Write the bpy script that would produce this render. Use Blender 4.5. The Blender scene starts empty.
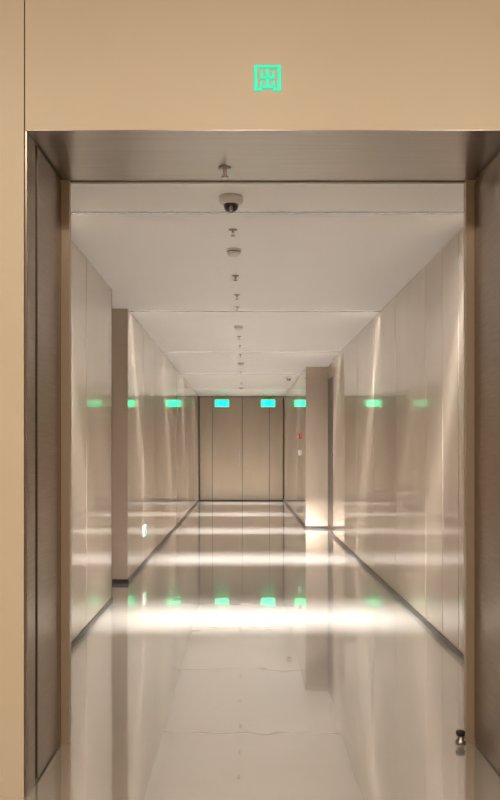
import bpy, bmesh, math
from mathutils import Vector, Matrix
D=bpy.data; SC=bpy.context.scene
SC.view_settings.view_transform='Standard'
H=1.3
XL,XR=-1.124,1.36      # corridor walls
XR2=1.04               # narrower far part on the right
ZC=2.678               # corridor ceiling
ZS=2.499               # portal soffit
PL,PR=-0.810,1.03      # portal opening
Y0,Y1=3.0,3.58         # portal depth
YF=20.5                # far wall

# ---------------- materials ----------------
def mat(name,col,rough=.5,metal=0,spec=.5,coat=0,coatr=.05,emit=None,es=0,ior=1.5):
    m=D.materials.new(name); m.use_nodes=True
    b=m.node_tree.nodes['Principled BSDF']
    b.inputs['Base Color'].default_value=(*col,1)
    b.inputs['Roughness'].default_value=rough
    b.inputs['Metallic'].default_value=metal
    b.inputs['Specular IOR Level'].default_value=spec
    b.inputs['IOR'].default_value=ior
    b.inputs['Coat Weight'].default_value=coat
    b.inputs['Coat Roughness'].default_value=coatr
    if emit:
        b.inputs['Emission Color'].default_value=(*emit,1)
        b.inputs['Emission Strength'].default_value=es
    return m
def noisy(m,c1,c2,scale=(3,3,3),s=4,detail=4,bump=0,bscale=None):
    nt=m.node_tree; N=nt.nodes; L=nt.links; b=N['Principled BSDF']
    tc=N.new('ShaderNodeTexCoord'); mp=N.new('ShaderNodeMapping'); mp.inputs['Scale'].default_value=scale
    no=N.new('ShaderNodeTexNoise'); no.inputs['Scale'].default_value=s; no.inputs['Detail'].default_value=detail
    L.new(tc.outputs['Object'],mp.inputs['Vector']); L.new(mp.outputs[0],no.inputs['Vector'])
    r=N.new('ShaderNodeValToRGB'); r.color_ramp.elements[0].position=.35; r.color_ramp.elements[1].position=.65
    r.color_ramp.elements[0].color=(*c1,1); r.color_ramp.elements[1].color=(*c2,1)
    L.new(no.outputs['Fac'],r.inputs[0]); L.new(r.outputs[0],b.inputs['Base Color'])
    if bump:
        bp=N.new('ShaderNodeBump'); bp.inputs['Strength'].default_value=1; bp.inputs['Distance'].default_value=bump
        n2=no
        if bscale:
            n2=N.new('ShaderNodeTexNoise'); n2.inputs['Scale'].default_value=bscale; n2.inputs['Detail'].default_value=1
            L.new(tc.outputs['Object'],n2.inputs['Vector'])
        L.new(n2.outputs['Fac'],bp.inputs['Height']); L.new(bp.outputs[0],b.inputs['Normal'])
        L.new(bp.outputs[0],b.inputs['Coat Normal'])
    return m
M_panel=noisy(mat('wall_panel_gloss',(.5,.45,.4),.32,spec=.5,coat=1,coatr=.05),(.46,.375,.295),(.50,.41,.325),(1,1,.25),2,2,.0005,1.3)
M_panel.node_tree.nodes['Principled BSDF'].inputs['Coat IOR'].default_value=1.65
M_back=mat('joint_dark',(.03,.025,.022),.7)
M_ceil=noisy(mat('ceiling_paint',(.75,.72,.7),.5,spec=.4),(.93,.92,.915),(.94,.93,.925),(1,1,1),2)
M_front=noisy(mat('front_wall_paint',(.6,.47,.32),.45),(.64,.545,.42),(.66,.56,.435),(1,1,1),1.5,3)
M_bronze=noisy(mat('brushed_bronze',(.3,.25,.2),.3,metal=.9),(.26,.21,.17),(.31,.255,.205),(2,2,60),3,5,.0002)
M_bronze_h=noisy(mat('brushed_bronze_soffit',(.3,.25,.2),.28,metal=.9),(.32,.28,.245),(.36,.32,.28),(1,40,1),3,5)
M_trim=mat('satin_trim',(.44,.35,.27),.35,metal=.3)
M_dark=mat('dark_gap',(.02,.017,.015),.5)
M_baffle=mat('slot_baffle',(.035,.033,.031),.9,spec=.0)
M_door=noisy(mat('door_veneer',(.3,.24,.18),.35,coat=.3),(.26,.20,.145),(.28,.22,.16),(1,1,.2),3,3)
M_brown=mat('brown_door',(.06,.04,.03),.4)
M_base=mat('baseboard_metal',(.10,.085,.07),.3,metal=.6)
M_white=mat('white_plastic',(.75,.73,.7),.35)
M_black=mat('black_dome',(.01,.01,.012),.06,coat=1)
M_steel=mat('steel',(.35,.32,.3),.3,metal=1)
M_red=mat('red_plastic',(.5,.02,.02),.35)
M_green=mat('green_lit',(.0,.2,.12),.4,emit=(.0,.5,.29),es=1.6)
M_greenb=mat('green_sign_face',(.0,.2,.12),.4,emit=(.0,.5,.19),es=5)
M_lamp=mat('lamp_diffuser',(.8,.8,.8),.5,emit=(1,.93,.86),es=2)
M_lampw=mat('fill_diffuser_warm',(.8,.8,.8),.5,emit=(1,.86,.70),es=6)

# floor
M_floor=mat('polished_marble',(.6,.55,.5),.11,spec=.5,ior=1.5,metal=.6,coat=1,coatr=.012)
nt=M_floor.node_tree;N=nt.nodes;L=nt.links;b=N['Principled BSDF']
b.inputs['Coat IOR'].default_value=2.5
tc=N.new('ShaderNodeTexCoord')
n1=N.new('ShaderNodeTexNoise'); n1.inputs['Scale'].default_value=1.2; n1.inputs['Detail'].default_value=8; n1.inputs['Distortion'].default_value=1.2
mp=N.new('ShaderNodeMapping'); mp.inputs['Scale'].default_value=(.5,2.0,1); mp.inputs['Rotation'].default_value=(0,0,.5)
L.new(tc.outputs['Object'],mp.inputs[0]); L.new(mp.outputs[0],n1.inputs['Vector'])
r=N.new('ShaderNodeValToRGB'); e=r.color_ramp.elements
k=1.25
e[0].position=.3;e[0].color=(.60*k,.57*k,.525*k,1);e[1].position=.7;e[1].color=(.59*k,.56*k,.515*k,1)
x=e.new(.5);x.color=(.575*k,.54*k,.49*k,1); x=e.new(.46);x.color=(.60*k,.57*k,.525*k,1); x=e.new(.54);x.color=(.60*k,.57*k,.525*k,1)
L.new(n1.outputs['Fac'],r.inputs[0])
br=N.new('ShaderNodeTexBrick'); br.offset=0; br.inputs['Scale'].default_value=1
br.inputs['Brick Width'].default_value=.82; br.inputs['Row Height'].default_value=1.64; br.inputs['Mortar Size'].default_value=.0008
br.inputs['Color1'].default_value=(1,1,1,1);br.inputs['Color2'].default_value=(.99,.99,.99,1);br.inputs['Mortar'].default_value=(.86,.84,.82,1)
mp2=N.new('ShaderNodeMapping'); mp2.inputs['Location'].default_value=(.30,.2,0)
L.new(tc.outputs['Object'],mp2.inputs[0]); L.new(mp2.outputs[0],br.inputs['Vector'])
mx=N.new('ShaderNodeMix'); mx.data_type='RGBA'; mx.blend_type='MULTIPLY'; mx.inputs[0].default_value=1
L.new(r.outputs[0],mx.inputs[6]); L.new(br.outputs['Color'],mx.inputs[7]); L.new(mx.outputs[2],b.inputs['Base Color'])
n2=N.new('ShaderNodeTexNoise'); n2.inputs['Scale'].default_value=3.6; n2.inputs['Detail'].default_value=1.0
L.new(tc.outputs['Object'],n2.inputs['Vector'])
bp=N.new('ShaderNodeBump'); bp.inputs['Distance'].default_value=.0008; bp.inputs['Strength'].default_value=1
L.new(n2.outputs['Fac'],bp.inputs['Height']); L.new(bp.outputs[0],b.inputs['Normal']); L.new(bp.outputs[0],b.inputs['Coat Normal'])

# ---------------- mesh helpers ----------------
class B:
    def __init__(s,name,mats,parent=None,bevel=0):
        s.bm=bmesh.new(); s.name=name; s.mats=mats; s.parent=parent; s.bevel=bevel
    def box(s,x0,x1,y0,y1,z0,z1,m=0):
        vs=[s.bm.verts.new((x,y,z)) for x in(x0,x1) for y in(y0,y1) for z in(z0,z1)]
        for f in((0,1,3,2),(4,6,7,5),(0,4,5,1),(2,3,7,6),(0,2,6,4),(1,5,7,3)):
            s.bm.faces.new([vs[i] for i in f]).material_index=m
        return s
    def lathe(s,prof,c=(0,0,0),seg=32,m=0,smooth=True,axis='Z'):
        rings=[]
        for (r_,z) in prof:
            ring=[]
            for i in range(seg):
                a=2*math.pi*i/seg
                p=(r_*math.cos(a),r_*math.sin(a),z)
                if axis=='X': p=(z,r_*math.cos(a),r_*math.sin(a))
                if axis=='Y': p=(r_*math.cos(a),z,r_*math.sin(a))
                ring.append(s.bm.verts.new((c[0]+p[0],c[1]+p[1],c[2]+p[2])))
            rings.append(ring)
        for a,b_ in zip(rings,rings[1:]):
            for i in range(seg):
                f=s.bm.faces.new((a[i],a[(i+1)%seg],b_[(i+1)%seg],b_[i])); f.material_index=m; f.smooth=smooth
        for rg in (rings[0],rings[-1]):
            try: f=s.bm.faces.new(rg); f.material_index=m
            except: pass
        return s
    def done(s):
        bmesh.ops.recalc_face_normals(s.bm,faces=s.bm.faces)
        me=D.meshes.new(s.name); s.bm.to_mesh(me); s.bm.free()
        for m in s.mats: me.materials.append(m)
        o=D.objects.new(s.name,me); SC.collection.objects.link(o)
        if s.bevel:
            md=o.modifiers.new('bevel','BEVEL'); md.width=s.bevel; md.segments=2; md.limit_method='ANGLE'
        if s.parent: o.parent=s.parent
        return o
def empty(name,loc=(0,0,0)):
    o=D.objects.new(name,None); o.location=loc; o.empty_display_size=.1; SC.collection.objects.link(o); return o

# ---------------- shell ----------------
B('floor',[M_floor]).box(-3,3,-3,YF+.2,-.12,0).done()

# ceiling with transverse light slots; the lamps in them are tilted down the corridor
SLOTS=[4.65,7.95,11.25,14.55,17.85]; SW=.019
c=B('ceiling',[M_ceil,M_baffle]); y=Y1
for sy in SLOTS:
    c.box(XL-.4,XR+.4,y,sy-SW-.003,ZC,ZC+.14); c.box(XL-.4,XR+.4,sy-SW-.003,sy+SW+.003,ZC+.10,ZC+.14)
    c.box(XL-.4,XR+.4,sy-SW-.003,sy-SW,ZC+.0003,ZC+.10,1); c.box(XL-.4,XR+.4,sy+SW,sy+SW+.003,ZC+.0003,ZC+.10,1); y=sy+SW+.003
c.box(XL-.4,XR+.4,y,YF+.2,ZC,ZC+.14); c.done()
TILT=math.radians(31)
for i,sy in enumerate(SLOTS):
    p=empty('linear_ceiling_light',(0,sy-.007,ZC+.010))
    p.rotation_euler=(TILT,0,0)
    xr=XR if sy<13.2 else XR2
    B('housing',[M_baffle],p).box(XL+.05,xr-.05,-.011,.011,.006,.014).done()
    B('diffuser',[M_lamp],p).box(XL+.06,xr-.06,-.010,.010,.002,.0058).done()
    for nm,en,sp in (('strip_narrow',64 if i else 48,24),('strip_fill',23,120)):  # second, wide strip is fill added to brighten walls and ceiling
        l=D.lights.new(nm,'AREA'); l.shape='RECTANGLE'; l.size=xr-XL-.1; l.size_y=.018; l.energy=en; l.color=(1,.965,.93); l.spread=math.radians(sp)
        lo=D.objects.new(nm,l); SC.collection.objects.link(lo); lo.parent=p; lo.location=((XL+xr)/2,0,0.0)

# walls: panels with open joints
def panel_wall(name,x,side,y0,y1,joints,z1=ZC):
    t=.025*side; w=B(name,[M_panel,M_back],bevel=.0015)
    g=.005; ys=[y0]+joints+[y1]
    for a,b_ in zip(ys,ys[1:]):
        w.box(min(x,x+t),max(x,x+t),a+(g if a!=y0 else 0),b_-(g if b_!=y1 else 0),.0,z1)
    w.box(min(x+t,x+t*6),max(x+t,x+t*6),y0,y1,0,z1,1)
    return w
RL0,RL1=6.86,7.8
w=panel_wall('wall_left',XL,-1,Y1,RL0,[4.6,5.75]);
w.box(XL-.36,XL,RL0-.0,RL0-.024,0,ZC)
w.box(XL-.40,XL-.33,RL0,RL1,0,ZC)
w.box(XL-.36,XL-.0,RL1,RL1+.03,0,ZC)
g=.005; ys=[RL1+.0301,9.0,10.2,11.4,12.6,13.8,15.0,16.2,17.4,18.6,19.6,YF]
for a,b_ in zip(ys,ys[1:]): w.box(XL-.025,XL,a+g,b_-g,0,ZC)
w.box(XL-.15,XL-.026,RL1+.03,YF,0,ZC,1)
w.done()
RR0,RR1=12.1,13.25
w=panel_wall('wall_right',XR,1,Y1,RR0,[5.05,5.45,5.95,7.15,8.35,9.55,10.75])
w.box(XR,XR+.16,RR0-.024,RR0,0,ZC)
w.box(XR2,XR+.4,RR1,RR1+.03,0,ZC)
w.box(XR+.045,XR+.2,RR0,RR1,2.45,ZC)
ys=[RR1+.0301,14.4,15.6,16.8,18.0,19.2,YF]
for a,b_ in zip(ys,ys[1:]): w.box(XR2,XR2+.025,a+g,b_-g,0,ZC)
w.box(XR2+.026,XR2+.15,RR1+.03,YF,0,ZC,1)
w.done()
# recessed brown door on the right
p=empty('door_1',(XR+.045,(RR0+RR1)/2,0))
B('leaf',[M_brown],p,.003).box(0,.04,-(RR1-RR0)/2+.01,(RR1-RR0)/2-.01,.004,2.445).done()
B('handle',[M_steel],p,.002).box(-.04,-.025,-.34,-.32,.95,1.25).box(-.025,0,-.34,-.32,.97,.99).box(-.025,0,-.34,-.32,1.21,1.23).done()

# baseboards
bb=B('baseboard_left',[M_base],bevel=.001)
bb.box(XL,XL+.008,Y1,RL0,0,.04); bb.box(XL-.32,XL,RL1-.008,RL1,0,.04); bb.box(XL,XL+.008,RL1,YF,0,.04); bb.done()
bb=B('baseboard_right',[M_base],bevel=.001)
bb.box(XR-.008,XR,Y1,RR0,0,.04); bb.box(XR2,XR+.045,RR1-.008,RR1,0,.04); bb.box(XR2-.008,XR2,RR1,YF,0,.04); bb.done()

# far wall with double doors
B('wall_far',[M_door]).box(XL-.2,XR2+.2,YF+.06,YF+.2,0,ZC).done()
p=empty('double_door',(0,YF,0))
d=B('leaves',[M_door,M_dark],p,.004)
xs=[XL+.01,XL+.34,-.02,XR2-.36,XR2-.01]
for a,b_ in zip(xs,xs[1:]): d.box(a+.006,b_-.006,0,.045,.02,ZC-.02)
d.box(XL+.002,XR2-.002,.046,.05,0,ZC-.002,1)
d.done()
B('threshold',[M_dark],p).box(XL,XR2,-.02,.045,0,.018).done()
B('handles',[M_steel],p,.003).box(-.10,-.08,-.05,-.035,.9,1.3).box(.04,.06,-.05,-.035,.9,1.3).box(-.1,-.08,-.035,0,.93,.95).box(-.1,-.08,-.035,0,1.25,1.27).box(.04,.06,-.035,0,.93,.95).box(.04,.06,-.035,0,1.25,1.27).done()

# front wall with portal opening
XJ=-.818
w=B('wall_front',[M_front,M_dark])
w.box(-3,XJ-.004,Y0,Y1,0,3.6); w.box(XJ+.001,PR+.0,Y0,Y1,ZS+.002,3.6); w.box(PR+.009,3,Y0,Y1,0,3.6)
w.box(XJ-.004,XJ+.001,Y0+.006,Y1,ZS+.002,3.6,1); w.box(PR,PR+.009,Y0,Y1,ZS+.002,3.6)
w.done()
# metal-lined portal
p=empty('portal_frame',(0,0,0))
B('soffit',[M_bronze_h],p).box(PL,PR,Y0+.001,Y1+.01,ZS,ZS+.0018).done()
def jamb(x,s,n):
    j=B(n,[M_bronze,M_dark,M_trim],p,.001)
    bx=lambda a,b_,*r: j.box(min(x+a*s,x+b_*s),max(x+a*s,x+b_*s),*r)
    bx(0,-.008,Y0+.001,Y0+.12,0,ZS)
    bx(-.004,-.008,Y0+.12,Y0+.14,0,ZS,1)
    bx(.004,-.008,Y0+.14,Y1-.035,.01,ZS-.012)
    bx(.040,-.008,Y1-.03,Y1+.01,0,ZS-.001,2)
    j.done()
jamb(PL,1,'jamb_left'); jamb(PR,-1,'jamb_right')
B('head_stop',[M_bronze_h],p,.001).box(PL+.04,PR-.04,Y1-.01,Y1+.01,ZS-.006,ZS).done()

# lobby behind the camera
B('wall_back',[M_front]).box(-3,3,-3.15,-3,0,3.6).done()
B('wall_lobby_left',[M_front]).box(-3.15,-3,-3,Y1,0,3.6).done()
B('wall_lobby_right',[M_front]).box(3,3.15,-3,Y1,0,3.6).done()
B('ceiling_lobby',[M_ceil]).box(-3,3,-3,Y0,3.6,3.75).done()
for lx in(-1.6,0,1.6):  # unseen warm panels, added to light the front wall
    p=empty('lobby_fill_light',(lx,.3,3.58))
    B('frame',[M_white],p,.004).box(-.32,.32,-.32,.32,0,.02).done()
    B('diffuser',[M_lampw],p).box(-.29,.29,-.29,.29,-.006,0).done()
    l=D.lights.new('lobby_fill','AREA'); l.size=.55; l.energy=38; l.color=(1,.88,.73)
    lo=D.objects.new('lobby_fill',l); SC.collection.objects.link(lo); lo.parent=p; lo.location=(0,0,-.012)

# ---------------- ceiling fittings ----------------
def sprinkler(x,y,z):
    o=B('sprinkler',[M_steel,M_red])
    o.lathe([(.0,.0),(.035,0),(.035,-.004),(.02,-.008),(.009,-.009),(.009,-.022),(.007,-.024),(.0,-.024)],seg=24)
    o.lathe([(.002,-.022),(.0025,-.048),(.0,-.048)],seg=10,m=1)
    for s in(-1,1):
        o.box(s*.009-.0015,s*.009+.0015,-.002,.002,-.045,-.02)
    o.box(-.0105,.0105,-.002,.002,-.048,-.045)
    o.lathe([(.0,-.047),(.019,-.048),(.02,-.051),(.0,-.052)],seg=24)
    ob=o.done(); ob.location=(x,y,z); ob.scale=(.8,.8,.8)
def smoke(x,y):
    o=B('smoke_detector',[M_white,M_dark])
    o.lathe([(0,0),(.052,0),(.053,-.012),(.047,-.014)],m=0)
    o.lathe([(.046,-.013),(.046,-.02)],m=1)
    o.lathe([(.047,-.02),(.045,-.034),(.033,-.044),(.0,-.047)],m=0)
    ob=o.done(); ob.location=(x,y,ZC)
def dome(x,y,s=1):
    p=empty('dome_security_camera',(x,y,ZC)); p.scale=(s,s,s)
    B('base',[M_white],p).lathe([(0,0),(.066,0),(.068,-.018),(.06,-.034),(.044,-.042),(0,-.042)]).done()
    B('bubble',[M_black],p).lathe([(.042,-.041)]+[(.041*math.cos(a),-.045-.041*math.sin(a)) for a in [i*math.pi/20 for i in range(0,10)]]+[(.0,-.086)]).done()
    B('lens',[M_steel],p).lathe([(0,-.0),(.012,0),(.012,-.006),(.009,-.004),(0,-.004)],c=(0,-.034,-.072),axis='Y',seg=20).done()
cx=lambda px,y:(px-243)/800*y
sprinkler(cx(225,3.46),3.40,ZS)
dome(cx(231,4.36),4.36)
sprinkler(cx(233,5),5.0,ZC); smoke(cx(234,5.5),5.5); sprinkler(cx(235.5,6.3),6.32,ZC)
sprinkler(cx(237,7.1),7.1,ZC); sprinkler(cx(237,7.7),7.7,ZC); smoke(cx(238.5,8.9),8.9); sprinkler(cx(239,9.7),9.7,ZC)
sprinkler(cx(240,10.5),10.5,ZC); sprinkler(cx(240.5,11.5),11.5,ZC); smoke(cx(241,12.6),12.6); sprinkler(cx(241,14),14,ZC)
sprinkler(cx(241.5,16.4),16.4,ZC); smoke(cx(241.5,17.6),17.6)
dome(.86,15.0)

# hanging exit signs near the far doors
def strokes(o,segs,th,yy,m):
    for x0,x1,z0,z1 in segs: o.box(x0,x1,yy-th,yy,z0,z1,m)
def exit_sign(x):
    y=19.9; p=empty('exit_sign',(x,y,2.46))
    B('box',[M_white],p,.006).box(-.175,.175,-.02,.02,-.09,.09).done()
    f=B('lit_face',[M_greenb,M_white],p); f.box(-.17,.17,-.024,-.0205,-.085,.085)
    strokes(f,[(-.11,-.06,.045,.055),(-.11,-.1,-.05,.045),(-.11,-.06,-.05,-.04),(.12,.13,-.03,.03)],.003,-.0245,1); f.done()
    B('rods',[M_steel],p).lathe([(.005,.09),(.005,ZC-2.46)],c=(-.12,0,0),seg=10).lathe([(.005,.09),(.005,ZC-2.46)],c=(.12,0,0),seg=10).done()
exit_sign(cx(222,19.9)); exit_sign(cx(268,19.9))

# small exit sign reflection over the portal, built as thin glowing green strokes
p=empty('exit_sign_reflection',(cx(267.5,3),Y0,H+371/800*3.0))
o=B('glow_strokes',[M_green],p,.001)
q=.05; t=.012
for a in [(-q,-q+t,-q+.004,q),(q-t,q,-q+.004,q),(-q+t,q-t,q-.009,q),
          (-q+t,-.022,-q+.004,-q+.014),(.022,q-t,-q+.004,-q+.014),
          (-.006,.006,-.03,.036),(-.026,-.017,.006,.028),(.017,.026,.006,.028),(-.026,.026,-.001,.007),
          (-.028,-.019,-.034,-.010),(.019,.028,-.034,-.010),(-.028,.028,-.036,-.026)]:
    o.box(a[0],a[1],-.006,0,a[2],a[3])
o.done()

# fire alarm points etc on the right far wall
def callpoint(y,z,m,n):
    o=B(n,[m,M_white],bevel=.003); o.box(-.03,0,-.05,.05,-.05,.05); o.box(-.034,-.03,-.03,.03,-.03,.03,1); ob=o.done(); ob.location=(XR2,y,z)
callpoint(14.6,1.55,M_red,'fire_alarm_call_point')
callpoint(14.6,1.25,M_white,'light_switch')
# low emergency exit marker on left wall
o=B('emergency_floor_sign',[M_white,M_green],bevel=.002); o.box(0,.015,-.09,.09,-.06,.06); o.box(.015,.018,-.07,.07,-.045,-.005,1); ob=o.done(); ob.location=(XL,9.1,.38)
# door stop
o=B('door_stop',[M_dark,M_steel]); o.lathe([(0,0),(.022,0),(.022,.01),(.014,.014),(.014,.035),(.0,.037)],m=1); o.lathe([(0,.036),(.02,.036),(.021,.05),(.016,.055),(0,.056)]); ob=o.done(); ob.location=(.965,3.55,0)

# ---------------- world, camera ----------------
wd=D.worlds.new('world'); SC.world=wd; wd.use_nodes=True; wd.node_tree.nodes['Background'].inputs[0].default_value=(.02,.018,.015,1)
cam=D.cameras.new('camera'); co=D.objects.new('camera',cam); SC.collection.objects.link(co)
co.location=(0,0,H); co.rotation_euler=(math.radians(90),0,0)
cam.sensor_width=36; cam.lens=36; cam.shift_x=7/800; cam.shift_y=50/800; cam.clip_start=.05
SC.camera=co
